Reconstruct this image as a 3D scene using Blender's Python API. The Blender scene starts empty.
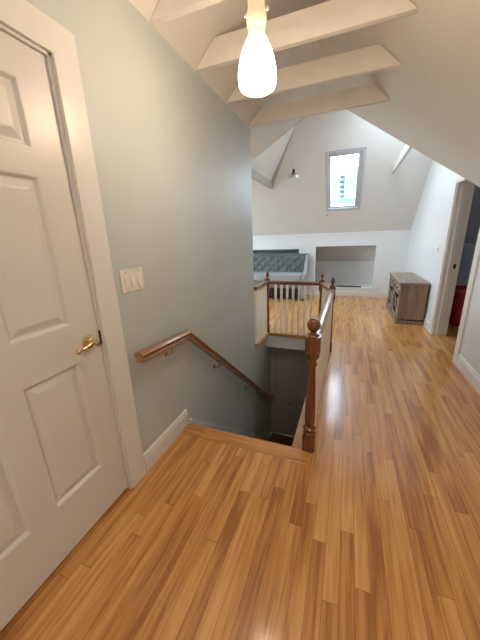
import bpy, bmesh, math, random
from mathutils import Vector, Matrix
random.seed(4)
C = bpy.context.scene.collection
PI = math.pi

# ---------------------------------------------------------------- materials
def mat(name, col, rough=.5, metal=0., coat=0., bump=0., bscale=60., var=0., vscale=3., emis=None, estr=0., spec=.5, stretch=None):
    m = bpy.data.materials.new(name); m.use_nodes = True
    nt = m.node_tree; n = nt.nodes; l = nt.links
    b = n['Principled BSDF']
    b.inputs['Base Color'].default_value = (*col, 1)
    b.inputs['Roughness'].default_value = rough
    b.inputs['Metallic'].default_value = metal
    b.inputs['Coat Weight'].default_value = coat
    b.inputs['Coat Roughness'].default_value = .12
    b.inputs['Specular IOR Level'].default_value = spec
    if emis:
        b.inputs['Emission Color'].default_value = (*emis, 1)
        b.inputs['Emission Strength'].default_value = estr
    tc = n.new('ShaderNodeTexCoord'); src = tc.outputs['Object']
    if stretch:
        mp = n.new('ShaderNodeMapping'); mp.inputs['Scale'].default_value = stretch
        l.new(src, mp.inputs['Vector']); src = mp.outputs['Vector']
    if var > 0:
        t = n.new('ShaderNodeTexNoise'); t.inputs['Scale'].default_value = vscale; t.inputs['Detail'].default_value = 5
        l.new(src, t.inputs['Vector'])
        r = n.new('ShaderNodeValToRGB')
        r.color_ramp.elements[0].position = .3; r.color_ramp.elements[1].position = .7
        r.color_ramp.elements[0].color = (*[c*(1-var) for c in col], 1)
        r.color_ramp.elements[1].color = (*[min(1, c*(1+var)) for c in col], 1)
        l.new(t.outputs['Fac'], r.inputs['Fac']); l.new(r.outputs['Color'], b.inputs['Base Color'])
    if bump > 0:
        t = n.new('ShaderNodeTexNoise'); t.inputs['Scale'].default_value = bscale; t.inputs['Detail'].default_value = 3
        l.new(src, t.inputs['Vector'])
        bp = n.new('ShaderNodeBump'); bp.inputs['Strength'].default_value = bump; bp.inputs['Distance'].default_value = .004
        l.new(t.outputs['Fac'], bp.inputs['Height']); l.new(bp.outputs['Normal'], b.inputs['Normal'])
    return m

def board_mat(name, along='y', width=.060, tones=None):
    """oak strip flooring: random tone per board, long grain, thin seams"""
    m = bpy.data.materials.new(name); m.use_nodes = True
    nt = m.node_tree; n = nt.nodes; l = nt.links; b = n['Principled BSDF']
    tc = n.new('ShaderNodeTexCoord'); sp = n.new('ShaderNodeSeparateXYZ'); l.new(tc.outputs['Object'], sp.inputs[0])
    ac, al = (sp.outputs['X'], sp.outputs['Y']) if along == 'y' else (sp.outputs['Y'], sp.outputs['X'])
    def M(op, a, bb=None, c=None):
        k = n.new('ShaderNodeMath'); k.operation = op
        for i, v in enumerate((a, bb, c)):
            if v is None: continue
            if isinstance(v, (int, float)): k.inputs[i].default_value = v
            else: l.new(v, k.inputs[i])
        return k.outputs[0]
    def CX(x, y, z=0.):
        k = n.new('ShaderNodeCombineXYZ')
        for i, v in enumerate((x, y, z)):
            if isinstance(v, (int, float)): k.inputs[i].default_value = v
            else: l.new(v, k.inputs[i])
        return k.outputs[0]
    u = M('DIVIDE', ac, width); row = M('FLOOR', u)
    wn = n.new('ShaderNodeTexWhiteNoise'); wn.noise_dimensions = '2D'; l.new(CX(row, 3.3), wn.inputs['Vector'])
    v = M('ADD', M('DIVIDE', al, .95), M('MULTIPLY', wn.outputs['Value'], 7.0)); colm = M('FLOOR', v)
    w2 = n.new('ShaderNodeTexWhiteNoise'); w2.noise_dimensions = '2D'; l.new(CX(row, colm), w2.inputs['Vector'])
    rnd = w2.outputs['Value']
    # grain: noise strongly stretched along the board, shifted per board
    off = M('MULTIPLY', rnd, 37.0)
    g = n.new('ShaderNodeTexNoise'); g.inputs['Scale'].default_value = 1.0; g.inputs['Detail'].default_value = 6; g.inputs['Distortion'].default_value = .6
    l.new(CX(M('ADD', M('MULTIPLY', ac, 42.), off), M('MULTIPLY', al, 2.2), off), g.inputs['Vector'])
    g2 = n.new('ShaderNodeTexNoise'); g2.inputs['Scale'].default_value = 1.0; g2.inputs['Detail'].default_value = 3
    l.new(CX(M('ADD', M('MULTIPLY', ac, 300.), off), M('MULTIPLY', al, 9.), off), g2.inputs['Vector'])
    wv = n.new('ShaderNodeTexWave'); wv.wave_type = 'RINGS'; wv.inputs['Scale'].default_value = 1.0
    wv.inputs['Distortion'].default_value = 5.; wv.inputs['Detail'].default_value = 3.
    l.new(CX(M('ADD', M('MULTIPLY', ac, 16.), off), M('MULTIPLY', al, .9), off), wv.inputs['Vector'])
    f = M('ADD', M('MULTIPLY', rnd, .17), M('ADD', M('MULTIPLY', g.outputs['Fac'], .62), M('ADD', M('MULTIPLY', g2.outputs['Fac'], .16), M('MULTIPLY', wv.outputs['Fac'], .10))))
    r = n.new('ShaderNodeValToRGB'); cr = r.color_ramp
    tones = tones or [(.38, (.40, .155, .042)), (.48, (.58, .26, .070)), (.58, (.69, .345, .105)), (.72, (.80, .45, .17))]
    cr.elements[0].position, cr.elements[0].color = tones[0][0], (*tones[0][1], 1)
    cr.elements[1].position, cr.elements[1].color = tones[-1][0], (*tones[-1][1], 1)
    for p, c in tones[1:-1]:
        e = cr.elements.new(p); e.color = (*c, 1)
    l.new(f, r.inputs['Fac'])
    # dark streaks / small knots that belong to the wood
    k = n.new('ShaderNodeTexNoise'); k.inputs['Scale'].default_value = 1.0; k.inputs['Detail'].default_value = 2
    l.new(CX(M('ADD', M('MULTIPLY', ac, 14.), off), M('MULTIPLY', al, 1.6), 5.), k.inputs['Vector'])
    kr = n.new('ShaderNodeMapRange'); kr.inputs['From Min'].default_value = .64; kr.inputs['From Max'].default_value = .78
    l.new(k.outputs['Fac'], kr.inputs['Value'])
    mx = n.new('ShaderNodeMix'); mx.data_type = 'RGBA'; l.new(M('MULTIPLY', kr.outputs[0], .6), mx.inputs['Factor'])
    l.new(r.outputs['Color'], mx.inputs['A']); mx.inputs['B'].default_value = (.16, .055, .02, 1)
    # seams
    fu = M('FRACT', u); fv = M('FRACT', v)
    su = M('LESS_THAN', M('MINIMUM', fu, M('SUBTRACT', 1., fu)), .014)
    sv = M('LESS_THAN', M('MINIMUM', fv, M('SUBTRACT', 1., fv)), .0013)
    s = M('MAXIMUM', su, sv)
    m2 = n.new('ShaderNodeMix'); m2.data_type = 'RGBA'; l.new(M('MULTIPLY', s, .62), m2.inputs['Factor'])
    l.new(mx.outputs['Result'], m2.inputs['A']); m2.inputs['B'].default_value = (.07, .025, .01, 1)
    l.new(m2.outputs['Result'], b.inputs['Base Color'])
    b.inputs['Roughness'].default_value = .33
    b.inputs['Coat Weight'].default_value = .45; b.inputs['Coat Roughness'].default_value = .13
    bp = n.new('ShaderNodeBump'); bp.inputs['Strength'].default_value = .25; bp.inputs['Distance'].default_value = .001
    l.new(M('SUBTRACT', M('MULTIPLY', g2.outputs['Fac'], .5), s), bp.inputs['Height']); l.new(bp.outputs['Normal'], b.inputs['Normal'])
    return m

def wood_mat(name, dark, light, rough=.3, coat=.5, axis='y', fine=60.):
    m = bpy.data.materials.new(name); m.use_nodes = True
    nt = m.node_tree; n = nt.nodes; l = nt.links; b = n['Principled BSDF']
    tc = n.new('ShaderNodeTexCoord'); mp = n.new('ShaderNodeMapping')
    s = {'x': (2.5, fine, fine), 'y': (fine, 2.5, fine), 'z': (fine, fine, 2.5)}[axis]
    mp.inputs['Scale'].default_value = s
    l.new(tc.outputs['Object'], mp.inputs['Vector'])
    t = n.new('ShaderNodeTexNoise'); t.inputs['Scale'].default_value = 1; t.inputs['Detail'].default_value = 5; t.inputs['Distortion'].default_value = .5
    l.new(mp.outputs['Vector'], t.inputs['Vector'])
    r = n.new('ShaderNodeValToRGB'); r.color_ramp.elements[0].position = .3; r.color_ramp.elements[1].position = .72
    r.color_ramp.elements[0].color = (*dark, 1); r.color_ramp.elements[1].color = (*light, 1)
    l.new(t.outputs['Fac'], r.inputs['Fac']); l.new(r.outputs['Color'], b.inputs['Base Color'])
    b.inputs['Roughness'].default_value = rough; b.inputs['Coat Weight'].default_value = coat; b.inputs['Coat Roughness'].default_value = .15
    return m

M_wall = mat('sage_wall_paint', (.555, .59, .575), rough=.42, bump=.05, bscale=180, var=.025, vscale=2.5)
M_white = mat('white_wall_paint', (.73, .745, .735), rough=.55, bump=.04, bscale=160, var=.015)
M_ceil = mat('ceiling_plaster', (.76, .725, .67), rough=.7, bump=.12, bscale=30, var=.03, vscale=2)
M_beam = mat('painted_beam', (.78, .74, .68), rough=.5, bump=.15, bscale=25, var=.05, vscale=5)
M_trim = mat('trim_enamel', (.78, .76, .73), rough=.3, bump=.03, bscale=90)
M_door = mat('door_enamel', (.73, .70, .665), rough=.34, bump=.12, bscale=14, stretch=(12, 12, 1))
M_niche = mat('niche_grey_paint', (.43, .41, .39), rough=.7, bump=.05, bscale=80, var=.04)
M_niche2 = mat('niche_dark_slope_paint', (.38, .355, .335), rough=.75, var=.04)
M_floor = board_mat('oak_strip_floor')
M_floorx = board_mat('oak_border_board', along='x', width=.12)
M_nose = wood_mat('oak_nosing', (.40, .17, .05), (.60, .31, .12), rough=.3, coat=.5, axis='y', fine=70)
M_newel = wood_mat('stained_newel_wood', (.11, .030, .011), (.24, .072, .024), rough=.22, coat=.7, axis='z', fine=50)
M_rail = wood_mat('stained_rail_wood', (.20, .075, .035), (.36, .16, .075), rough=.30, coat=.6, axis='y', fine=60)
M_railx = wood_mat('stained_rail_wood_cross', (.14, .048, .022), (.27, .11, .05), rough=.24, coat=.7, axis='x', fine=60)
M_balw = mat('baluster_white', (.84, .78, .66), rough=.35)
M_brass = mat('polished_brass', (.78, .60, .30), rough=.16, metal=1.)
M_chrome = mat('chrome', (.8, .8, .8), rough=.12, metal=1.)
M_dark = mat('dark_metal', (.04, .035, .03), rough=.4, metal=.6)
M_plate = mat('switch_plate_plastic', (.82, .74, .68), rough=.3)
M_toggle = mat('switch_paddle_plastic', (.90, .84, .79), rough=.25)
M_shade = mat('lit_opal_glass', (.95, .9, .82), rough=.3, emis=(1., .78, .56), estr=27.)
M_neck = mat('opal_glass_neck', (.90, .80, .62), rough=.22, emis=(1., .66, .34), estr=.25)
M_velvet = mat('grey_teal_upholstery', (.115, .135, .132), rough=.8, bump=.1, bscale=200, var=.12, vscale=9)
M_velvetl = mat('light_grey_upholstery', (.32, .34, .345), rough=.8, bump=.1, bscale=200, var=.06, vscale=9)
M_blackf = mat('under_seat_black', (.02, .018, .018), rough=.9)
M_cab = wood_mat('weathered_wood', (.17, .105, .075), (.33, .235, .175), rough=.6, coat=0., axis='z', fine=38)
M_cabtop = wood_mat('weathered_wood_top', (.20, .145, .11), (.37, .29, .23), rough=.5, coat=.05, axis='y', fine=38)
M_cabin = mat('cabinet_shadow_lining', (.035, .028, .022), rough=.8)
M_red = mat('red_fabric', (.42, .015, .008), rough=.8, var=.25, vscale=14)
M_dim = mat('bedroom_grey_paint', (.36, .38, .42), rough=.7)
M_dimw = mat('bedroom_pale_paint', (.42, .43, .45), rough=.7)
M_black = mat('black_paint', (.012, .012, .014), rough=.5)
M_tread = wood_mat('stair_tread_wood', (.12, .05, .02), (.22, .10, .04), rough=.4, coat=.2, axis='x', fine=50)
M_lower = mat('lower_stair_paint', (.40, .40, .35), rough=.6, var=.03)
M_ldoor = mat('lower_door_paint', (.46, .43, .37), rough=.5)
M_sash = mat('window_sash_enamel', (.50, .53, .57), rough=.35)
M_build = mat('neighbour_render', (.75, .86, .88), rough=.8, var=.04)
M_buildd = mat('neighbour_balcony', (.012, .085, .11), rough=.7)
M_lowroof = mat('neighbour_low_roof', (.006, .07, .10), rough=.7)
M_ground = mat('outside_ground', (.3, .33, .28), rough=.9)

def glass_mat(name, tint=(1, 1, 1), gl=.06):
    m = bpy.data.materials.new(name); m.use_nodes = True
    nt = m.node_tree; n = nt.nodes; l = nt.links
    n.remove(n['Principled BSDF'])
    t = n.new('ShaderNodeBsdfTransparent'); t.inputs[0].default_value = (*tint, 1)
    g = n.new('ShaderNodeBsdfGlossy'); g.inputs['Roughness'].default_value = .03
    mx = n.new('ShaderNodeMixShader'); mx.inputs[0].default_value = gl
    l.new(t.outputs[0], mx.inputs[1]); l.new(g.outputs[0], mx.inputs[2])
    l.new(mx.outputs[0], n['Material Output'].inputs[0])
    return m
M_glass = glass_mat('window_glass', (.95, .98, 1.))
M_cglass = glass_mat('clear_shade_glass', (.86, .88, .9), .30)

# ---------------------------------------------------------------- mesh helpers
def newbm(): return bmesh.new()
def box(bm, lo, hi, mtx=None):
    vs = [bm.verts.new((x, y, z)) for x in (lo[0], hi[0]) for y in (lo[1], hi[1]) for z in (lo[2], hi[2])]
    for f in ((0, 1, 3, 2), (4, 6, 7, 5), (0, 4, 5, 1), (2, 3, 7, 6), (0, 2, 6, 4), (1, 5, 7, 3)):
        bm.faces.new([vs[i] for i in f])
    if mtx is not None:
        for v in vs: v.co = mtx @ v.co
    return vs
def prism(bm, pts, off):
    off = Vector(off)
    a = [bm.verts.new(p) for p in pts]; b = [bm.verts.new(Vector(p)+off) for p in pts]
    bm.faces.new(a); bm.faces.new(b[::-1])
    for i in range(len(a)):
        j = (i+1) % len(a); bm.faces.new((a[j], a[i], b[i], b[j]))
def lathe(bm, prof, c=(0, 0, 0), seg=24, mtx=None, cap=True):
    rings = []
    for r, z in prof:
        ring = []
        for i in range(seg):
            a = 2*PI*i/seg; p = Vector((r*math.cos(a), r*math.sin(a), z))
            if mtx is not None: p = mtx @ p
            ring.append(bm.verts.new(p + Vector(c)))
        rings.append(ring)
    for A, B in zip(rings, rings[1:]):
        for i in range(seg):
            j = (i+1) % seg; bm.faces.new((A[i], A[j], B[j], B[i]))
    if cap:
        bm.faces.new(rings[0][::-1]); bm.faces.new(rings[-1])
def sweep(bm, path, prof, up=(0, 0, 1)):
    """closed 2D profile (side, up) swept along a 3D polyline with mitred joints"""
    path = [Vector(p) for p in path]; up = Vector(up); rings = []
    for i, p in enumerate(path):
        d0 = (p-path[i-1]).normalized() if i > 0 else None
        d1 = (path[i+1]-p).normalized() if i < len(path)-1 else None
        if d0 is None: d0 = d1
        if d1 is None: d1 = d0
        t = (d0+d1).normalized()
        side = d0.cross(up)
        if side.length < 1e-5: side = Vector((1, 0, 0))
        side.normalize(); side2 = t.cross(up).normalized() if t.cross(up).length > 1e-4 else side
        n = side2.cross(t).normalized(); k = 1/max(.45, t.dot(d0))
        vert = abs(d0.z-d1.z) > 1e-4
        rings.append([bm.verts.new(p + side2*a*(1 if vert else k) + n*b*(k if vert else 1)) for a, b in prof])
    for A, B in zip(rings, rings[1:]):
        for i in range(len(prof)):
            j = (i+1) % len(prof); bm.faces.new((A[i], A[j], B[j], B[i]))
    bm.faces.new(rings[0][::-1]); bm.faces.new(rings[-1])
def tube(bm, path, r, seg=8):
    sweep(bm, path, [(r*math.cos(2*PI*i/seg), r*math.sin(2*PI*i/seg)) for i in range(seg)])
def ball(bm, c, r, s=(1, 1, 1), u=20, v=12):
    mt = Matrix.Translation(c) @ Matrix.Diagonal((r*s[0], r*s[1], r*s[2], 1))
    bmesh.ops.create_uvsphere(bm, u_segments=u, v_segments=v, radius=1, matrix=mt)
def obj(name, bm, m, parent=None, smooth=False, bevel=0, bseg=2):
    bmesh.ops.recalc_face_normals(bm, faces=bm.faces)
    me = bpy.data.meshes.new(name); bm.to_mesh(me); bm.free()
    me.materials.append(m)
    if smooth:
        for p in me.polygons: p.use_smooth = True
        try: me.set_sharp_from_angle(angle=math.radians(38))
        except Exception: pass
    o = bpy.data.objects.new(name, me); C.objects.link(o)
    if parent is not None:
        o.parent = parent; o.matrix_parent_inverse = Matrix.Translation(parent.location).inverted() if parent.type == 'EMPTY' else Matrix.Identity(4)
    if bevel:
        b = o.modifiers.new('bevel', 'BEVEL'); b.width = bevel; b.segments = bseg; b.limit_method = 'ANGLE'; b.angle_limit = math.radians(40)
    return o
def struct(name, bm, m, parent=None, **k):
    o = obj(name, bm, m, parent, **k)
    if parent is None: o['kind'] = 'structure'
    return o
def tag(o, label, cat, group=None):
    o['label'] = label; o['category'] = cat
    if group: o['group'] = group
    return o
def thing(name, label, cat, loc=(0, 0, 0), group=None):
    o = bpy.data.objects.new(name, None); o.empty_display_size = .1; C.objects.link(o); o.location = loc
    return tag(o, label, cat, group)
def sempty(name, loc):
    o = bpy.data.objects.new(name, None); C.objects.link(o); o.location = loc; o['kind'] = 'structure'; return o
def sub(name, bm, m, parent, **k):          # a sub-part of a mesh part placed in world coordinates
    o = obj(name, bm, m, None, **k); o.parent = parent
    o.matrix_parent_inverse = Matrix.Translation(parent.matrix_parent_inverse.inverted().translation*0)
    # parent's world matrix is identity for parts built in world coordinates
    return o

# ---------------------------------------------------------------- dimensions (metres)
WX = 2.25            # right wall
YB = 6.74            # back wall
KN = 1.58            # knee wall height under the right slope
TB = 1.0936          # tangent of the back slope
YF = 3.05            # foot of the front slope of the cross gable
YR = (1.405 + TB*YB - KN + YF)/(1+TB)     # ridge of cross gable
ZR = KN + YR - YF
def zb(y): return 1.405 + TB*(YB-y)
def zf(y): return KN + (y-YF)

# ---------------------------------------------------------------- floor
bm = newbm(); T = -.03
def slab(pts, z0=0., d=T): prism(bm, [(x, y, z0) for x, y in pts], (0, 0, d))
slab([(-.14, -1.5), (WX+.15, -1.5), (WX+.15, 1.43), (-.14, 1.43)])
slab([(.935, 1.43), (WX+.15, 1.43), (WX+.15, 3.30), (.96, 3.30)])
slab([(.96, 3.30), (WX+.15, 3.30), (WX+.15, 3.86), (.80, 3.86)])
slab([(-3, 3.86), (WX+.15, 3.86), (WX+.15, 7.25), (-3, 7.25)])
slab([(-3, 3.16), (-.03, 3.16), (-.03, 3.86), (-3, 3.86)])
slab([(WX+.15, 2.6), (4.6, 2.6), (4.6, 6.9), (WX+.15, 6.9)])
struct('floor', bm, M_floor)
bm = newbm(); box(bm, (0.0, 1.43, -.03), (.935, 1.552, .0008))
struct('trim_1', bm, M_floorx, bevel=.004)
bm = newbm()
prism(bm, [(.815, 1.552, .001), (.935, 1.552, .001), (.96, 3.30, .001), (.83, 3.27, .001)], (0, 0, -.031))
prism(bm, [(.83, 3.27, .001), (.96, 3.30, .001), (.80, 3.86, .001), (.70, 3.80, .001)], (0, 0, -.031))
struct('trim_2', bm, M_nose, bevel=.004)
bm = newbm(); box(bm, (-.03, 3.28, -.03), (.065, 3.80, .001)); box(bm, (-.03, 3.765, -.045), (.74, 3.875, .0012))
struct('trim_3', bm, M_nose, bevel=.004)
# floor structure under the boards (header face of the opening)
bm = newbm()
box(bm, (.0, 3.80, -.24), (.9, 4.3, -.0301)); box(bm, (.88, 1.5, -.24), (2.4, 4.3, -.0301))
struct('trim_4', bm, mat('header_white_paint', (.78, .80, .80), rough=.6))

# ---------------------------------------------------------------- left wall (with doorway)
bm = newbm()
box(bm, (-.12, -1.5, 0), (0, .035, 2.49)); box(bm, (-.12, .035, 2.055), (0, .945, 2.49)); box(bm, (-.12, .945, 0), (0, 3.28, 2.49))
box(bm, (-.12, 1.50, -2.75), (0, 3.28, 0)); box(bm, (-.12, 3.28, -2.75), (0, 4.15, -.0302))
struct('wall_left', bm, M_wall)
bm = newbm(); box(bm, (-1.3, -.4, 0), (-1.2, 1.4, 2.5)); box(bm, (-1.2, -.4, 0), (-.12, -.3, 2.5)); box(bm, (-1.2, 1.3, 0), (-.12, 1.4, 2.5)); box(bm, (-1.3, -.4, 2.5), (-.12, 1.4, 2.6)); box(bm, (-1.3, -.4, -.1), (-.14, 1.4, -.001))
struct('light_blocker', bm, M_dim)  # unseen box added behind the door to block outside light leaking under it
bm = newbm(); box(bm, (-3, 3.16, 0), (-.12, 3.28, 1.815)); struct('wall_landing_side', bm, M_white)
# stairwell below
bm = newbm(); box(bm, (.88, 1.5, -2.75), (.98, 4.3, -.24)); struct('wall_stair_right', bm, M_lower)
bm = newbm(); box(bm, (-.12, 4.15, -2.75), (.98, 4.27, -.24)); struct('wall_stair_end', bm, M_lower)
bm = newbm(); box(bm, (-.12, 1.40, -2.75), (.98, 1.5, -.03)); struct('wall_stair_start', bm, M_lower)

# ---------------------------------------------------------------- right wall and others
bm = newbm()
def yz(pts, x0, x1): prism(bm, [(x0, y, z) for y, z in pts], (x1-x0, 0, 0))
yz([(-1.5, 0), (3.38, 0), (3.38, zf(3.38)), (YF, KN), (-1.5, KN)], WX, WX+.15)
yz([(3.38, 1.92), (4.30, 1.92), (4.30, zf(4.30)), (3.38, zf(3.38))], WX, WX+.15)
yz([(4.30, 0), (YB+.1, 0), (YB+.1, zb(YB+.1)), (YR, ZR), (4.30, zf(4.30))], WX, WX+.15)
struct('wall_right', bm, M_white)
bm = newbm()
for x0, x1, z0, z1 in ((-3, -1.75, 0, 1.405), (-1.75, .004, 0, .20), (-1.75, .004, 1.07, 1.405), (.004, .385, 0, 1.405),
                       (.385, 1.65, 0, .195), (.385, 1.65, 1.118, 1.405), (1.65, WX, 0, 1.405)):
    box(bm, (x0, YB, z0), (x1, YB+.09, z1))
struct('wall_back', bm, M_white)
bm = newbm()
box(bm, (-3, 7.25, 0), (WX+.15, 7.3, .78)); box(bm, (.17, YB+.09, 0), (.21, 7.25, 1.3))
box(bm, (-3, YB+.09, -.02), (WX, 7.25, .19))
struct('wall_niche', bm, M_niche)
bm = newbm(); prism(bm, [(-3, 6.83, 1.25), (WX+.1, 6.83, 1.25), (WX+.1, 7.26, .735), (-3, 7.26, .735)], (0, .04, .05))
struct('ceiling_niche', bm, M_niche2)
bm = newbm(); box(bm, (-1.9, 7.0, .19), (.16, 7.03, 1.02)); struct('niche_shade_left', bm, mat('niche_shadow_board', (.16, .17, .17), rough=.8))  # dark board standing in for the shade above the sofa back
bm = newbm(); box(bm, (-.12, -1.62, 0), (WX+.15, -1.5, 3.3))
struct('wall_front', bm, M_white)
bm = newbm()
yz([(3.16, 0), (YB+.1, 0), (YB+.1, .75), (3.16, .75)], -3.1, -3)
yz([(3.16, .75), (3.9, .75), (3.9, 2.15), (3.5, zf(3.5)+.03), (3.16, zf(3.16)+.03)], -3.1, -3)
yz([(5.9, .75), (YB+.1, .75), (YB+.1, 1.4), (5.9, 2.32)], -3.1, -3)
yz([(3.9, 2.15), (5.9, 2.15), (5.9, 2.32), (YR, ZR+.05), (3.9, zf(3.9)+.05)], -3.1, -3)
struct('wall_far_left', bm, M_white)
# bedroom beyond the doorway
bm = newbm()
box(bm, (WX+.15, 6.74, 0), (4.6, 6.8, 1.05)); box(bm, (4.6, 2.6, 0), (4.7, 6.9, 2.6)); box(bm, (WX+.15, 2.5, 0), (4.7, 2.6, 2.6))
prism(bm, [(WX+.15, 6.9, .95), (4.7, 6.9, .95), (4.7, 5.2, 2.6), (WX+.15, 5.2, 2.6)], (0, 0, .08))
box(bm, (WX+.15, 2.5, 2.6), (4.7, 5.25, 2.68))
struct('wall_bedroom', bm, M_dim)
bm = newbm(); box(bm, (WX+.15, 6.69, 1.03), (4.6, 6.74, 1.12)); box(bm, (WX+.15, 6.72, 0), (4.6, 6.74, .42))
struct('trim_5', bm, M_dimw)

# ---------------------------------------------------------------- ceilings
bm = newbm(); up = (0, 0, .1)
prism(bm, [(-.14, -1.6, 2.35), (0, -1.6, 2.49), (.67, -1.6, 3.16), (.67, YF+1.58, 3.16), (0, YF+.91, 2.49), (-.63, 3.28, 1.86), (-.14, 3.28, 2.35)], (-.07, 0, .1))
struct('ceiling_left_slope', bm, M_ceil)
bm = newbm()
prism(bm, [(.67, -1.6, 3.16), (WX, -1.6, KN), (WX+.1, -1.6, KN-.1), (WX+.1, YF-.1, KN-.1), (WX, YF, KN), (.67, YF+1.58, 3.16)], (.03, 0, .1))
struct('ceiling_right_slope', bm, M_ceil)
bm = newbm()
def fsl(pts): prism(bm, [(x, y, zf(y)) for x, y in pts], up)
fsl([(-3.1, 3.16), (-.75, 3.16), (-.63, 3.28), (.67, YF+1.58), (.67, YR), (-3.1, YR)])
fsl([(.67, YF+1.58), (1.25, YF+1.0), (1.25, YR), (.67, YR)])
fsl([(1.25, YF+1.0), (WX, YF), (WX+.15, YF), (WX+.15, 4.12), (1.25, 4.12)])
fsl([(1.95, 4.12), (WX+.15, 4.12), (WX+.15, YR), (1.95, YR)]); fsl([(1.25, 4.80), (1.95, 4.80), (1.95, YR), (1.25, YR)])
struct('ceiling_front_slope', bm, M_ceil)
SX0, SX1, SY0, SY1 = .64, 1.225, 5.55, 6.32      # skylight hole (x range, y range)
bm = newbm()
def bs(x0, x1, y0, y1): prism(bm, [(x0, y0, zb(y0)), (x1, y0, zb(y0)), (x1, y1, zb(y1)), (x0, y1, zb(y1))], (0, .08, .09))
bs(-3.1, SX0, YR, YB+.1); bs(SX1, WX+.15, YR, YB+.1); bs(SX0, SX1, YR, SY0); bs(SX0, SX1, SY1, YB+.1)
struct('ceiling_back_slope', bm, mat('back_slope_plaster', (.72, .715, .69), rough=.7, bump=.08, bscale=30, var=.02))

# low left slope of the cross room: sloping plaster panel, hip edge strip greyed as shade, and tie
bm = newbm()
P = [(-.45, 5.93, 2.40), (.13, 5.22, 3.17), (-.05, 4.6, 2.95), (-.45, 4.0, 2.40)]
P = [(-.45, 5.84, 2.41), (.17, 5.17, 3.12), (.17, 4.2, 3.12), (-.45, 4.2, 2.41)]
prism(bm, P, (-.05, 0, .03))
struct('trim_6', bm, mat('side_panel_plaster', (.80, .79, .75), rough=.6))
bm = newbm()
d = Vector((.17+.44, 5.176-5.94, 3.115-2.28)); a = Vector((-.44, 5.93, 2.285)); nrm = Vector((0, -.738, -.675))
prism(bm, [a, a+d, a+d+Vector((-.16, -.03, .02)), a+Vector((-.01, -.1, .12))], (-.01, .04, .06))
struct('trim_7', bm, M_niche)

# ---------------------------------------------------------------- ceiling beams
for y, lab in ((1.58, 'white collar beam across the ceiling nearest the camera, cut off by the top of the frame'),
               (2.07, 'white collar beam just behind the lit lamp, longest of the fully visible beams'),
               (2.60, 'white collar beam third from the camera, between the longest one and the farthest one'),
               (3.17, 'white collar beam farthest along the hall, above the stairwell wall corner')):
    bm = newbm()
    prism(bm, [(.006, y, 2.49), (1.335, y, 2.49), (1.335-.148, y, 2.638), (.006+.148, y, 2.638)], (0, .04, 0))
    o = obj('ceiling_beam', bm, M_beam, bevel=.003)
    tag(o, lab, 'beam', 'collar beams across the hall ceiling')
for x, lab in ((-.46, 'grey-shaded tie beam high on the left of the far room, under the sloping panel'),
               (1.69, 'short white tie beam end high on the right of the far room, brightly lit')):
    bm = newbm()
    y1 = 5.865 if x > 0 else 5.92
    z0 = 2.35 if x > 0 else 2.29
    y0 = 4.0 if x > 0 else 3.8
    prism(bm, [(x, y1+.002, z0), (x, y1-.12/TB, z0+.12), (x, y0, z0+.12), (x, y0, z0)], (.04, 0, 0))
    tag(obj('tie_beam', bm, M_beam if x > 0 else M_niche, bevel=.002), lab, 'beam', 'tie beams of the far room')  # left tie coloured grey for its shaded side, right one stays white

# ---------------------------------------------------------------- baseboards
def bboard(bm, p0, p1, nrm, h=.13, t=.016):
    # stepped profile between two floor points, nrm points into the room
    p0 = Vector((*p0, 0)); p1 = Vector((*p1, 0)); n = Vector((*nrm, 0))
    prof = [(0, 0), (t, 0), (t, h-.035), (t-.004, h-.03), (t-.004, h-.018), (t-.009, h-.006), (.003, h), (0, h)]
    a = [bm.verts.new(p0+n*q+Vector((0, 0, z))) for q, z in prof]; b = [bm.verts.new(p1+n*q+Vector((0, 0, z))) for q, z in prof]
    for i in range(len(prof)):
        j = (i+1) % len(prof); bm.faces.new((a[i], a[j], b[j], b[i]))
    bm.faces.new(a[::-1]); bm.faces.new(b)
bm = newbm(); bboard(bm, (0, 1.05), (0, 1.545), (1, 0)); struct('baseboard_left', bm, M_trim)
bm = newbm(); bboard(bm, (WX, -1.5), (WX, 3.284), (-1, 0)); bboard(bm, (WX, 4.40), (WX, YB), (-1, 0)); struct('baseboard_right', bm, M_trim)
bm = newbm(); bboard(bm, (-3, YB), (WX-.016, YB), (0, -1), h=.125); struct('baseboard_back', bm, M_trim)
# skirt along the stairs on the left wall
bm = newbm(); prism(bm, [(0, 1.575, .012), (0, 1.605, .005), (0, 4.0, -2.06), (0, 4.0, -2.3), (0, 1.575, -.3)], (.018, 0, 0))
struct('baseboard_stair', bm, mat('stair_skirt_paint', (.78, .80, .80), rough=.4))

# ---------------------------------------------------------------- door 1 (left, six panel)
d1 = sempty('door_1', (-.03, .5, 0))
DY0, DY1, DZ0, DZ1, DXF, DXB = .078, .920, .020, 2.034, -.012, -.050
ys = [DY0, .207, .447, .553, .793, DY1]; zs = [DZ0, .283, .858, 1.036, 1.612, 1.708, 1.918, DZ1]
bm = newbm()
def q(pts): bm.faces.new([bm.verts.new(p) for p in pts])
for i in range(5):
    for j in range(7):
        y0, y1, z0, z1 = ys[i], ys[i+1], zs[j], zs[j+1]
        if i in (1, 3) and j in (1, 3, 5):
            loops = []
            for ins, dx in ((0, 0), (.004, -.002), (.012, -.014), (.018, -.014), (.044, -.003), (.05, -.002)):
                loops.append([(DXF+dx, y0+ins, z0+ins), (DXF+dx, y1-ins, z0+ins), (DXF+dx, y1-ins, z1-ins), (DXF+dx, y0+ins, z1-ins)])
            for A, B in zip(loops, loops[1:]):
                for k in range(4):
                    q([A[k], A[(k+1) % 4], B[(k+1) % 4], B[k]])
            q(loops[-1])
        else:
            q([(DXF, y0, z0), (DXF, y1, z0), (DXF, y1, z1), (DXF, y0, z1)])
q([(DXB, DY0, DZ0), (DXB, DY0, DZ1), (DXB, DY1, DZ1), (DXB, DY1, DZ0)])
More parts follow.
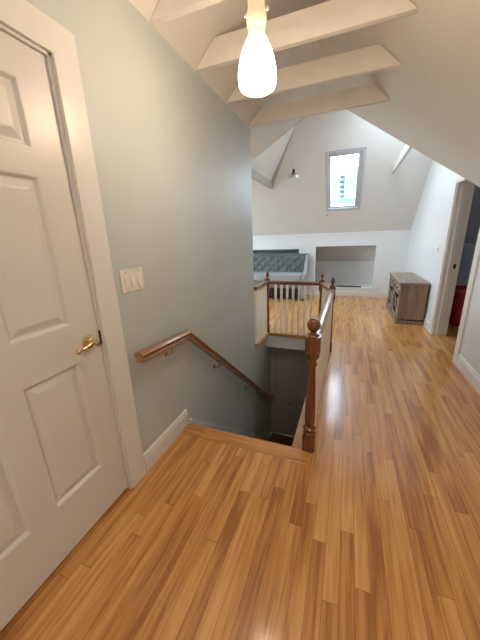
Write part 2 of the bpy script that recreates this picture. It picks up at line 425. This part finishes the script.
q([(DXF, DY0, DZ0), (DXF, DY0, DZ1), (DXB, DY0, DZ1), (DXB, DY0, DZ0)]); q([(DXF, DY1, DZ0), (DXB, DY1, DZ0), (DXB, DY1, DZ1), (DXF, DY1, DZ1)])
q([(DXF, DY0, DZ0), (DXB, DY0, DZ0), (DXB, DY1, DZ0), (DXF, DY1, DZ0)]); q([(DXF, DY0, DZ1), (DXF, DY1, DZ1), (DXB, DY1, DZ1), (DXB, DY0, DZ1)])
bmesh.ops.remove_doubles(bm, verts=bm.verts, dist=1e-5)
leaf = obj('door_leaf', bm, M_door, d1)
bm = newbm()   # jamb
box(bm, (-.12, .922, 0), (0.001, .945, 2.055)); box(bm, (-.12, .035, 0), (0.001, .074, 2.055)); box(bm, (-.12, .035, 2.036), (0.001, .945, 2.055))
box(bm, (-.066, .908, 0), (-.052, .922, 2.036))
obj('jamb', bm, M_trim, d1)
def casing(bm, pts, n, w, t=.018):
    pass
bm = newbm()   # casing on the wall face, mitred look with a shallow step
prism(bm, [(0, -.06, 0), (0, -.06, 2.155), (0, 1.045, 2.155), (0, 1.045, 0), (0, .932, 0), (0, .932, 2.045), (0, .05, 2.045), (0, .05, 0)], (.017, 0, 0))
obj('casing', bm, M_trim, d1, bevel=.003)
bm = newbm(); box(bm, (-.020, .9205, .90), (-.0005, .9232, .97)); obj('strike_plate', bm, M_dark, d1)
RX = Matrix.Rotation(PI/2, 4, 'Y')
bm = newbm()
lathe(bm, [(.033, 0), (.033, .004), (.029, .010), (.016, .014), (.0115, .018), (.0115, .045), (.015, .048), (.015, .056), (.008, .060)], (DXF, .858, .935), mtx=RX)
h_ = obj('door_handle', bm, M_brass, d1, smooth=True)
bm = newbm()
lev = [(DXF+.050, .858, .935), (DXF+.052, .835, .943), (DXF+.053, .81, .934), (DXF+.052, .785, .930), (DXF+.050, .765, .934)]
tube(bm, lev, .0078, 10); ball(bm, (DXF+.050, .763, .929), .0125)
o = obj('lever', bm, M_brass, d1, smooth=True)
o.parent = h_; o.matrix_parent_inverse = h_.matrix_parent_inverse.copy() if False else Matrix.Identity(4)

# ---------------------------------------------------------------- door 2 (right doorway): casing, jamb, open leaf
d2 = sempty('door_2', (WX, 3.86, 0))
bm = newbm()
prism(bm, [(WX-.018, 3.285, 0), (WX-.018, 3.285, 1.99), (WX-.018, 4.395, 1.99), (WX-.018, 4.395, 0), (WX-.018, 4.295, 0), (WX-.018, 4.295, 1.905), (WX-.018, 3.385, 1.905), (WX-.018, 3.385, 0)], (.018, 0, 0))
obj('casing', bm, M_trim, d2, bevel=.003)
bm = newbm()
box(bm, (WX-.005, 4.28, 0), (WX+.165, 4.30, 1.92)); box(bm, (WX-.005, 3.38, 0), (WX+.165, 3.40, 1.92)); box(bm, (WX-.005, 3.38, 1.9), (WX+.165, 4.30, 1.92))
box(bm, (WX+.045, 4.268, 0), (WX+.085, 4.28, 1.9)); box(bm, (WX+.045, 3.40, 0), (WX+.085, 3.412, 1.9))
obj('jamb', bm, M_trim, d2, bevel=.002)
bm = newbm(); box(bm, (WX+.10, 4.2765, .90), (WX+.125, 4.2805, .96)); obj('strike_plate', bm, M_dark, d2)
bm = newbm()
rz = Matrix.Translation((WX+.21, 3.41, 0)) @ Matrix.Rotation(math.radians(73), 4, 'Z')
box(bm, (0, 0, .012), (.80, .035, 1.89), rz)
for (a, b, c, e) in ((.12, .36, .25, .8), (.44, .68, .25, .8), (.12, .36, .98, 1.7), (.44, .68, .98, 1.7)):
    box(bm, (a, .035, c), (b, .039, e), rz)
obj('door_leaf', bm, M_black, d2)

# door at the foot of the stairs
d3 = sempty('door_3', (.5, 4.15, -2.0))
bm = newbm(); box(bm, (.09, 4.125, -2.04), (.82, 4.15, -.32))
for (a, b, c, e) in ((.18, .40, -1.85, -1.25), (.52, .74, -1.85, -1.25), (.18, .40, -1.1, -.45), (.52, .74, -1.1, -.45)): box(bm, (a, 4.118, c), (b, 4.125, e))
obj('door_leaf', bm, M_ldoor, d3, bevel=.003)
bm = newbm(); box(bm, (.0, 4.12, -2.049), (.085, 4.15, -.25)); box(bm, (.825, 4.12, -2.049), (.88, 4.15, -.25))
obj('casing', bm, M_niche, d3)
bm = newbm(); ball(bm, (.34, 4.08, -1.35), .028); obj('door_knob', bm, M_brass, d3, smooth=True)

# ---------------------------------------------------------------- staircase
st = thing('staircase', 'steep wooden staircase going down beside the left wall behind the landing edge', 'staircase', (.44, 1.6, -2))
rise, run = .205, .22
for k in range(1, 10):
    z = -rise*k; y = 1.55 + run*(k-1)
    bm = newbm(); box(bm, (.016, y, z-.03), (.878, y+run+.02, z)); obj('tread', bm, M_tread, st, bevel=.006)
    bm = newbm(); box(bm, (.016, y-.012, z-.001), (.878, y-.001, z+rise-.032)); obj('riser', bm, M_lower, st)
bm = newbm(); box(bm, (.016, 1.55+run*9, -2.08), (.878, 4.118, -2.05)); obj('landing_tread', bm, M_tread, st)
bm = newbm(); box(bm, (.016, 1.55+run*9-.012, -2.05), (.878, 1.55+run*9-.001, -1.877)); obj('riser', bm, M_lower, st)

# ---------------------------------------------------------------- wall handrail
hr = thing('wall_handrail', 'brown wooden handrail fixed to the left wall, level then sloping down the stairs', 'handrail', (.06, 1.6, .75))
prof = [(-.020, -.026), (.020, -.026), (.022, -.014), (.017, -.006), (.027, .004), (.030, .016), (.022, .028), (.008, .034), (-.008, .034), (-.022, .028), (-.030, .016), (-.027, .004), (-.017, -.006), (-.022, -.014)]
bm = newbm()
sweep(bm, [(.058, 1.083, .762), (.058, 1.580, .728), (.058, 3.96, -1.262), (.058, 4.04, -1.28), (.058, 4.07, -1.21)], prof)
obj('rail', bm, wood_mat('handrail_oak', (.26, .105, .035), (.45, .22, .09), rough=.3, coat=.5, axis='y', fine=70), hr, smooth=True)
for y in (1.385, 2.06, 2.86, 3.48):
    zr = (.742 if y < 1.58 else .728-(y-1.58)*.836) - .03
    bm = newbm()
    lathe(bm, [(.020, 0), (.020, .004), (.010, .007)], (0.0005, y, zr-.055), mtx=RX, seg=16)
    tube(bm, [(.004, y, zr-.055), (.035, y, zr-.057), (.052, y, zr-.042), (.058, y, zr-.004)], .006, 8)
    obj('bracket', bm, M_brass, hr, smooth=True)

# ---------------------------------------------------------------- balustrade round the stair opening
bl = thing('balustrade', 'stair guard of turned brown newel posts, stained rails and white square balusters', 'balustrade', (.9, 1.56, 0))
A = Vector((.925, 1.575, 0)); Bp = Vector((.945, 3.31, 0)); Cp = Vector((.785, 3.80, 0)); Dp = Vector((.035, 3.80, 0)); Ep = Vector((.012, 3.283, 0))
def newel(p, big):
    bm = newbm()
    h = .0
    def oct_(z0, z1, w, ch):
        pts = []
        for sx, sy in ((1, 1), (-1, 1), (-1, -1), (1, -1)):
            a = (sx*w, sy*(w-ch)); b = (sx*(w-ch), sy*w)
            pts += [a, b] if sx*sy > 0 else [b, a]
        prism(bm, [(p.x+x, p.y+y, z0) for x, y in pts], (0, 0, z1-z0))
    w = .040 if big else .034
    if big:
        oct_(0, .115, w, .012)
        lathe(bm, [(.036, .115), (.040, .122), (.040, .132), (.034, .138), (.034, .146), (.040, .154), (.041, .166), (.034, .176), (.027, .186), (.027, .194), (.032, .205), (.034, .22), (.033, .30), (.026, .50), (.022, .60), (.022, .608), (.030, .614), (.030, .624), (.023, .630), (.024, .645), (.034, .66), (.040, .672)], (p.x, p.y, 0), seg=24)
        oct_(.700, .805, .0435, .015)
        lathe(bm, [(.034, .668), (.040, .682), (.0425, .7005)], (p.x, p.y, 0), seg=24)
        lathe(bm, [(.036, .805), (.030, .812), (.018, .818), (.016, .826), (.022, .834)], (p.x, p.y, 0), seg=24)
    else:
        oct_(-.0, .10, w, .010)
        lathe(bm, [(.032, .10), (.034, .112), (.026, .125), (.024, .14), (.030, .16), (.030, .26), (.024, .5), (.021, .60), (.028, .61), (.028, .622), (.022, .63), (.032, .655)], (p.x, p.y, 0), seg=18)
        oct_(.652, .800, .035, .010)
        lathe(bm, [(.030, .80), (.026, .808), (.014, .814), (.013, .824), (.02, .832)], (p.x, p.y, 0), seg=18)
    o = obj('newel_post', bm, M_newel, bl, smooth=True)
    bm = newbm()
    if big: ball(bm, (p.x, p.y, .868), .0405, u=24, v=16)
    else: lathe(bm, [(.012, .832), (.022, .842), (.027, .856), (.024, .872), (.016, .884), (.018, .892), (.012, .900)], (p.x, p.y, 0), seg=16)
    f = obj('finial', bm, M_newel, o, smooth=True)
    f.matrix_parent_inverse = Matrix.Identity(4)
    return o
for p, b in ((A, 1), (Bp, 0), (Cp, 0), (Dp, 0)): newel(p, b)
gp = [(-.022, -.024), (.022, -.024), (.023, -.010), (.031, -.002), (.034, .010), (.030, .020), (.020, .0245), (.007, .026), (-.007, .026), (-.020, .0245), (-.030, .020), (-.034, .010), (-.031, -.002), (-.023, -.010)]
ZT = .752
for p0, p1, m in ((A, Bp, M_rail), (Bp, Cp, M_rail), (Dp, Cp, M_railx), (Ep, Dp, M_rail)):
    d = (p1-p0).normalized(); s = .035 if p0 is not Ep else 0
    bm = newbm(); sweep(bm, [p0+d*s+Vector((0, 0, ZT-.004)), p1-d*.030+Vector((0, 0, ZT-.004))], gp)
    obj('rail', bm, m, bl, smooth=True)
proto = None
def baluster(p):
    global proto
    if proto is None:
        bm = newbm(); w = .0150
        box(bm, (-w, -w, 0), (w, w, ZT-.026))
        o = obj('baluster', bm, M_balw, None, bevel=.002); proto = o
    else:
        o = proto.copy(); C.objects.link(o)
    o.parent = bl; o.location = p - bl.location
for p0, p1, n in ((A, Bp, 17), (Bp, Cp, 4), (Ep, Dp, 6)):
    for k in range(1, n+1): baluster(p0.lerp(p1, (k-(.75 if p0 is Ep else 0))/(n+1-(.75 if p0 is Ep else 0))))
for x in (.156, .240, .323, .406, .489, .572, .655): baluster(Vector((x, 3.80, 0)))

# ---------------------------------------------------------------- switches
sw = thing('light_switch', 'three-gang ivory switch plate on the sage wall beside the panelled door', 'light switch', (0, 1.18, 1.17))
bm = newbm(); box(bm, (0, 1.094, 1.112), (.0065, 1.265, 1.232)); obj('plate', bm, M_plate, sw, bevel=.003)
for i, y in enumerate((1.133, 1.18, 1.227)):
    bm = newbm()
    if i == 0:
        box(bm, (.0064, y-.013, 1.138), (.0095, y+.013, 1.206)); obj('slider', bm, M_toggle, sw, bevel=.001)
        bm = newbm(); box(bm, (.0094, y-.011, 1.15), (.0115, y-.007, 1.19)); obj('slider_slot', bm, M_dark if False else M_plate, sw)
    else:
        prism(bm, [(.0064, y-.014, 1.138), (.0064, y-.014, 1.206), (.0085, y-.014, 1.206), (.0150, y-.014, 1.140)], (0, .028, 0))
        obj('paddle', bm, M_toggle, sw, bevel=.001)
for y in (1.133, 1.227):
    for z in (1.123, 1.221):
        bm = newbm(); lathe(bm, [(.003, 0), (.003, .0008)], (.0065, y, z), mtx=RX, seg=10); obj('screw', bm, M_chrome, sw)
s2 = thing('light_switch', 'small single white switch on the bright right wall beside the doorway', 'light switch', (WX, 4.63, 1.12))
bm = newbm(); box(bm, (WX-.006, 4.60, 1.06), (WX, 4.665, 1.18)); obj('plate', bm, M_white, s2, bevel=.002)
bm = newbm(); box(bm, (WX-.012, 4.623, 1.10), (WX-.0059, 4.642, 1.14)); obj('toggle', bm, M_niche, s2)

# ---------------------------------------------------------------- lit pendant
lp = thing('pendant_lamp', 'lit bottle-shaped opal glass lamp hanging from the ceiling above the landing', 'lamp', (.66, 1.38, 1.96))
LC = (.66, 1.38, 0)
bm = newbm()
lathe(bm, [(.040, 1.982), (.060, 1.984), (.074, 1.992), (.080, 2.008), (.082, 2.028), (.080, 2.055), (.073, 2.09), (.061, 2.125), (.047, 2.15), (.037, 2.170)], LC, seg=32)
obj('shade', bm, M_shade, lp, smooth=True)
bm = newbm()
lathe(bm, [(.037, 2.170), (.034, 2.186), (.037, 2.20), (.042, 2.222), (.041, 2.245), (.035, 2.262), (.034, 2.36), (.030, 2.375)], LC, seg=32)
obj('neck', bm, M_neck, lp, smooth=True)
for s in (-1, 1):
    bm = newbm(); ball(bm, (LC[0]+s*.048, LC[1]-.005, 2.25), .0085); tube(bm, [(LC[0]+s*.034, LC[1], 2.25), (LC[0]+s*.046, LC[1], 2.25)], .003)
    obj('thumb_screw', bm, M_chrome, lp, smooth=True)
bm = newbm(); tube(bm, [(LC[0], LC[1], 2.37), (LC[0], LC[1]+.0005, 3.11)], .012, 10); obj('stem', bm, M_neck, lp, smooth=True)
bm = newbm(); lathe(bm, [(.02, 3.085), (.055, 3.10), (.06, 3.12)], LC); obj('canopy', bm, M_trim, lp, smooth=True)

# unlit clear pendant in the far room
px, py = .235, 4.60
fp = thing('pendant_lamp', 'small clear glass pendant on a thin cord left of the skylight, unlit', 'lamp', (px, py, 2.2))
bm = newbm(); tube(bm, [(px, py, 2.33), (px, py+.0005, ZR-.30)], .003, 6); obj('cord', bm, M_white, fp)
bm = newbm(); lathe(bm, [(.016, 2.255), (.022, 2.27), (.020, 2.32), (.008, 2.335)], (px, py, 0), seg=14); obj('socket', bm, M_dark, fp, smooth=True)
bm = newbm(); lathe(bm, [(.030, 2.285), (.062, 2.262), (.080, 2.225), (.078, 2.20)], (px, py, 0), seg=20, cap=False); obj('shade', bm, M_cglass, fp, smooth=True)

# ---------------------------------------------------------------- skylight
w1 = sempty('window_1', (.93, 5.93, 2.28))
n_in = Vector((0, -TB, -1)).normalized()     # pointing into the room
def slope_ring(bm, ox, oy, ix, iy, d0, d1):
    """rectangular ring on the back slope between outer (ox,oy) and inner (ix,iy) ranges, from depth d0 to d1 into the room"""
    def pt(x, y, d): return Vector((x, y, zb(y))) + n_in*d
    for (x0, x1, y0, y1) in ((ox[0], ix[0], oy[0], oy[1]), (ix[1], ox[1], oy[0], oy[1]), (ix[0], ix[1], oy[0], iy[0]), (ix[0], ix[1], iy[1], oy[1])):
        pts = [pt(x0, y0, d0), pt(x1, y0, d0), pt(x1, y1, d0), pt(x0, y1, d0)]
        prism(bm, pts, n_in*(d1-d0))
bm = newbm(); slope_ring(bm, (.60, 1.25), (5.52, 6.345), (.655, 1.205), (5.56, 6.305), -.01, .014); obj('frame', bm, M_sash, w1, bevel=.003)
bm = newbm(); slope_ring(bm, (.645, 1.222), (5.555, 6.318), (.692, 1.138), (5.603, 6.283), -.045, -.008); obj('sash', bm, M_sash, w1, bevel=.003)
bm = newbm()
a, b, c, e = [Vector((x, y, zb(y)))-n_in*.03 for x, y in ((.68, 5.59), (1.15, 5.59), (1.15, 6.295), (.68, 6.295))]
prism(bm, [a, b, c, e], n_in*.004); obj('pane', bm, M_glass, w1)
bm = newbm(); v = Vector((.625, 6.40, zb(6.40)))+n_in*.012; ball(bm, v, .014); tube(bm, [v, v-n_in*.014], .006); obj('latch', bm, M_dark, w1, smooth=True)

# window in the unseen gable end and hidden front-slope skylight, added for daylight
w2 = sempty('window_2', (-3.05, 4.9, 1.45))
bm = newbm()
for lo, hi in (((-3.08, 3.9, .75), (-3.0, 3.96, 2.15)), ((-3.08, 5.84, .75), (-3.0, 5.9, 2.15)), ((-3.08, 3.96, .75), (-3.0, 5.84, .81)), ((-3.08, 3.96, 2.09), (-3.0, 5.84, 2.15)), ((-3.07, 4.87, .81), (-3.01, 4.93, 2.09))): box(bm, lo, hi)
obj('frame', bm, M_trim, w2)
bm = newbm(); box(bm, (-3.05, 3.96, .81), (-3.045, 5.84, 2.09)); obj('pane', bm, M_glass, w2)
w3 = sempty('window_3', (1.6, 4.46, zf(4.46)))
bm = newbm()
for x0, x1, y0, y1 in ((1.25, 1.30, 4.12, 4.80), (1.90, 1.95, 4.12, 4.80), (1.30, 1.90, 4.12, 4.17), (1.30, 1.90, 4.75, 4.80)):
    prism(bm, [(x0, y0, zf(y0)), (x1, y0, zf(y0)), (x1, y1, zf(y1)), (x0, y1, zf(y1))], (0, 0, .06))
obj('frame', bm, M_trim, w3)
bm = newbm(); prism(bm, [(1.29, 4.16, zf(4.16)+.03), (1.91, 4.16, zf(4.16)+.03), (1.91, 4.76, zf(4.76)+.03), (1.29, 4.76, zf(4.76)+.03)], (0, 0, .004))
obj('pane', bm, M_glass, w3)

# ---------------------------------------------------------------- back wall trims round the niches
bm = newbm()
def fr(x0, x1, z0, z1): box(bm, (x0, YB-.014, z0), (x1, YB, z1))
fr(.29, .385, .128, 1.20); fr(1.65, 1.79, .128, 1.20); fr(.385, 1.65, 1.118, 1.20); fr(.385, 1.65, .128, .195)
struct('trim_8', bm, M_white, bevel=.003)
bm = newbm(); fr(-1.85, .10, 1.07, 1.15); fr(.004, .10, .128, 1.07); fr(-1.85, -1.75, .128, 1.07)
struct('trim_9', bm, M_white, bevel=.003)
bm = newbm(); fr(-3, WX, 1.35, 1.40); struct('trim_10', bm, M_white, bevel=.003)

# long bar lying on the niche sill
bm = newbm(); tube(bm, [(.60, YB+.03, .212), (1.36, YB+.03, .212), (1.42, YB+.03, .205)], .018, 10)
tag(obj('rod', bm, M_dark, smooth=True), 'long dark rod lying along the sill of the right wall niche', 'rod')

# ---------------------------------------------------------------- sofa in front of the left niche
sf = thing('sofa', 'grey-teal settee with diamond-tufted back and swept arm against the back wall', 'sofa', (-.55, 6.3, 0))
X0, X1, YS, YK = -1.35, .27, 5.96, 6.60
bm = newbm()    # tufted back: grid with diamond pillows
nx, nz = 150, 34; xs0, xs1, z0, z1 = X0+.1, X1-.10, .56, .955
def tuft(x, z):
    u = (x-xs0)/.20; v = (z-z0)/.20
    a = abs(math.sin(PI*(u+v)/1.)); b_ = abs(math.sin(PI*(u-v)/1.))
    return .034*(a*b_)**.45
G = [[bm.verts.new((xs0+(xs1-xs0)*i/nx, YK-.10-(.07*(1-(j/nz)))-tuft(xs0+(xs1-xs0)*i/nx, z0+(z1-z0)*j/nz)*min(1, (nz-j)/4), z0+(z1-z0)*j/nz)) for i in range(nx+1)] for j in range(nz+1)]
for j in range(nz):
    for i in range(nx): bm.faces.new((G[j][i], G[j][i+1], G[j+1][i+1], G[j+1][i]))
bk = obj('tufted_back', bm, M_velvet, sf, smooth=True)
for j in range(1, 4):
    for i in range(0, 16):
        x = xs0+.1*i+(0 if j % 2 == 0 else 0); 
        if (i+j) % 2 or x > xs1-.02: continue
        z = z0+.1*j; bm = newbm(); ball(bm, (x, YK-.115-.07*(1-(z-z0)/(z1-z0)), z), .010, (1, .6, 1), 8, 6)
        f = obj('button', bm, M_velvet, bk); f.matrix_parent_inverse = Matrix.Identity(4)
bm = newbm(); box(bm, (X0, YK-.09, .30), (X1-.02, YK, .95))
tube(bm, [(X0, YK-.085, .955), (X1-.03, YK-.085, .955)], .028, 10)
obj('back_frame', bm, M_velvet, sf, smooth=True)
bm = newbm(); box(bm, (X0+.08, YS+.01, .415), (X1-.085, YK-.10, .575)); obj('seat_cushion', bm, M_velvetl, sf, bevel=.03, bseg=4)
bm = newbm(); box(bm, (X0+.05, YS+.03, .27), (X1-.085, YK-.06, .41)); obj('seat_frame', bm, mat('sofa_apron', (.20, .19, .185), rough=.85), sf, bevel=.008)
bm = newbm(); box(bm, (X0+.08, YS+.10, .03), (X1-.10, YK-.06, .27)); obj('under_seat_shade', bm, M_blackf, sf)  # black box standing in for the dark gap below the seat
for x0_, s in ((X1-.075, 1), (X0, -1)):
    bm = newbm()
    pts = [(YS, .045), (YK, .045), (YK, .975)]
    for k in range(11):
        t = k/10; y = YK-.04-(YK-YS-.04)*t
        pts.append((y, .975-.40*min(1, (1-math.cos(PI*min(1, t*1.25)))/2)))
    prism(bm, [(x0_, y, z) for y, z in pts], (.075, 0, 0))
    obj('arm', bm, M_velvetl, sf, bevel=.012, bseg=3)
for x in (X0+.05, X1-.04):
    for y in (YS+.04, YK-.04):
        bm = newbm(); lathe(bm, [(.014, 0), (.022, .048)], (x, y, 0), seg=12); obj('leg', bm, M_dark, sf)
for x in (-.9, -.42):
    bm = newbm(); box(bm, (x-.02, YS+.04, 0), (x+.02, YS+.08, .27)); obj('leg', bm, M_blackf, sf)

# ---------------------------------------------------------------- rustic cabinet
cb = thing('cabinet', 'weathered brown wooden cabinet with lattice doors standing against the right wall', 'cabinet', (2.05, 5.35, 0))
x0, x1, y0, y1, H = 1.872, 2.230, 4.70, 5.93, .645
bm = newbm()
box(bm, (x0+.012, y0, .05), (x1, y0+.025, H-.028)); box(bm, (x0+.012, y1-.025, .05), (x1, y1, H-.028)); box(bm, (x1-.012, y0, .05), (x1, y1, H-.028)); box(bm, (x0+.012, y0, .05), (x1, y1, .075))
box(bm, (x0+.012, 5.34, .05), (x1, 5.37, H-.028))
body = obj('body', bm, M_cab, cb, bevel=.002)
bm = newbm(); box(bm, (x0+.07, y0+.026, .076), (x0+.075, y1-.026, H-.03)); obj('shade_sheet', bm, M_cabin, cb)  # dark sheet painted as the shade inside the cabinet
bm = newbm(); box(bm, (x0-.022, y0-.02, H-.028), (x1+.003, y1+.02, H)); obj('top', bm, M_cabtop, cb, bevel=.005)
bm = newbm(); box(bm, (x0-.022, y0-.015, 0), (x1, y1+.015, .055)); obj('plinth', bm, M_cab, cb, bevel=.006)
bm = newbm()   # face frame
for a, b in ((y0, y0+.07), (y1-.07, y1), (5.32, 5.39)): box(bm, (x0-.004, a, .055), (x0+.014, b, H-.028))
box(bm, (x0-.004, y0, H-.06), (x0+.014, y1, H-.028)); box(bm, (x0-.004, y0, .48), (x0+.014, y1, .50))
obj('face_frame', bm, M_cab, cb, bevel=.002)
for a, b in ((y0+.07, 5.32), (5.39, y1-.07)):
    bm = newbm(); box(bm, (x0-.008, a+.006, .504), (x0+.012, b-.006, H-.064)); dr = obj('drawer', bm, M_cabtop, cb, bevel=.003)
    for yy in (a+.12, b-.12):
        bm = newbm(); ball(bm, (x0-.018, yy, .537), .012); kb = obj('knob', bm, M_dark, dr, smooth=True); kb.matrix_parent_inverse = Matrix.Identity(4)
    bm = newbm()   # door: arched frame with crossed lattice over a dark inside
    a2, b2, z0_, z1_ = a+.004, b-.004, .06, .476
    box(bm, (x0-.008, a2, z0_), (x0+.010, a2+.055, z1_)); box(bm, (x0-.008, b2-.055, z0_), (x0+.010, b2, z1_)); box(bm, (x0-.008, a2, z0_), (x0+.010, b2, z0_+.05))
    arch = [(a2, z1_), (b2, z1_)] + [((a2+b2)/2 + (b2-a2)/2*math.cos(PI*k/12), z1_-.10+.065*math.sin(PI*k/12)) for k in range(13)]
    prism(bm, [(x0-.008, y, z) for y, z in arch], (.018, 0, 0))
    for s in (0, 1):
        ya, yb = (a2+.04, b2-.04) if s else (b2-.04, a2+.04)
        sweep(bm, [(x0+.002+.001*s, ya, z0_+.04), (x0+.002+.001*s, yb, z1_-.05)], [(-.006, -.012), (.006, -.012), (.006, .012), (-.006, .012)])
    obj('lattice_door', bm, M_cabtop, cb)

# ---------------------------------------------------------------- red object through the doorway
bm = newbm(); box(bm, (2.62, 4.75, 0.0), (3.10, 5.5, .50)); bmesh.ops.subdivide_edges(bm, edges=bm.edges, cuts=3, use_grid_fill=True)
o = obj('ottoman', bm, M_red, smooth=True, bevel=.05, bseg=4)
tag(o, 'red upholstered ottoman on the floor of the dark room through the right doorway', 'ottoman')

# ---------------------------------------------------------------- outside, seen through the skylight
bd = thing('building', 'pale neighbouring tower with stacked teal balconies seen through the skylight', 'building', (2, 34, 0))
bm = newbm(); box(bm, (.45, 34, -3), (3.6, 40, 8.0)); obj('wall', bm, M_build, bd)
bm = newbm(); box(bm, (-.2, 35, -3), (.45, 39, 7.7)); obj('stair_tower', bm, M_build, bd)
for k in range(5):
    z = 5.25+k*.47
    bm = newbm(); box(bm, (-.25, 33.4, z), (.28, 34.9, z+.12)); box(bm, (.1, 33.3, z+.12), (.28, 33.36, z+.30)); obj('balcony', bm, M_buildd, bd)
for x in (.50, .78, 1.12, 1.38):
    bm = newbm(); box(bm, (x, 33.9, 5.2), (x+.13, 34, 7.75)); obj('window_strip', bm, M_buildd, bd)
bm = newbm(); prism(bm, [(-12, 26, 3.0), (16, 26, 3.0), (16, 33, 4.95), (-12, 33, 4.95)], (0, 0, -.4)); box(bm, (-12, 26.2, -3), (16, 32.5, 2.62))
tag(obj('low_roof', bm, M_lowroof), 'blue-green low roof below the neighbouring tower outside the skylight', 'roof')
bm = newbm(); box(bm, (-60, -60, -3.2), (60, 80, -3.0)); struct('ground', bm, M_ground)

# ---------------------------------------------------------------- light
w = bpy.data.worlds.new('sky'); bpy.context.scene.world = w; w.use_nodes = True
bg = w.node_tree.nodes['Background']; bg.inputs[0].default_value = (.80, .90, 1.0, 1); bg.inputs[1].default_value = 9.0
def portal(loc, rot, sx, sy):
    L = bpy.data.lights.new('portal', 'AREA'); L.shape = 'RECTANGLE'; L.size = sx; L.size_y = sy; L.cycles.is_portal = True
    o = bpy.data.objects.new('daylight_portal', L); C.objects.link(o); o.location = loc; o.rotation_euler = rot
sl = math.hypot(1, TB)
mid = Vector((.93, 5.935, zb(5.935)))-n_in*.06
o = portal(mid, n_in.to_track_quat('-Z', 'X').to_euler(), .72*sl, .55)
nf = Vector((0, 1, -1)).normalized(); portal(Vector((1.6, 4.46, zf(4.46)+.12)), nf.to_track_quat('-Z', 'X').to_euler(), .7, .68*1.42)
portal((-3.12, 4.9, 1.45), (0, -PI/2, 0), 1.3, 1.9)

# unseen warm fill light added behind the camera, without a fixture
L = bpy.data.lights.new('fill_light', 'POINT'); L.energy = 12; L.color = (1., .90, .78); L.shadow_soft_size = .16
o = bpy.data.objects.new('fill_light', L); C.objects.link(o); o.location = (1.5, -1.1, 2.1)

# ---------------------------------------------------------------- camera
cam = bpy.data.cameras.new('camera'); co = bpy.data.objects.new('camera', cam); C.objects.link(co)
F = 275.; cam.sensor_fit = 'HORIZONTAL'; cam.sensor_width = 36; cam.lens = 36*F/480; cam.clip_start = .02; cam.clip_end = 300
def ray(px, py): return Vector((px-240, -(py-320), -F))
Yv = ray(349, 234).normalized(); Zv = -ray(273, 1243).normalized(); Zv = (Zv-Yv*Zv.dot(Yv)).normalized(); Xv = Yv.cross(Zv)
R = Matrix((Xv, Yv, Zv)).to_4x4()
co.matrix_world = Matrix.Translation((1.0781, 0, 1.37)) @ R
sc = bpy.context.scene; sc.camera = co
sc.view_settings.view_transform = 'Standard'; sc.view_settings.look = 'None'; sc.view_settings.gamma = 1; sc.view_settings.exposure = 1.0
try: sc.view_settings.use_curve_mapping = False
except Exception: pass
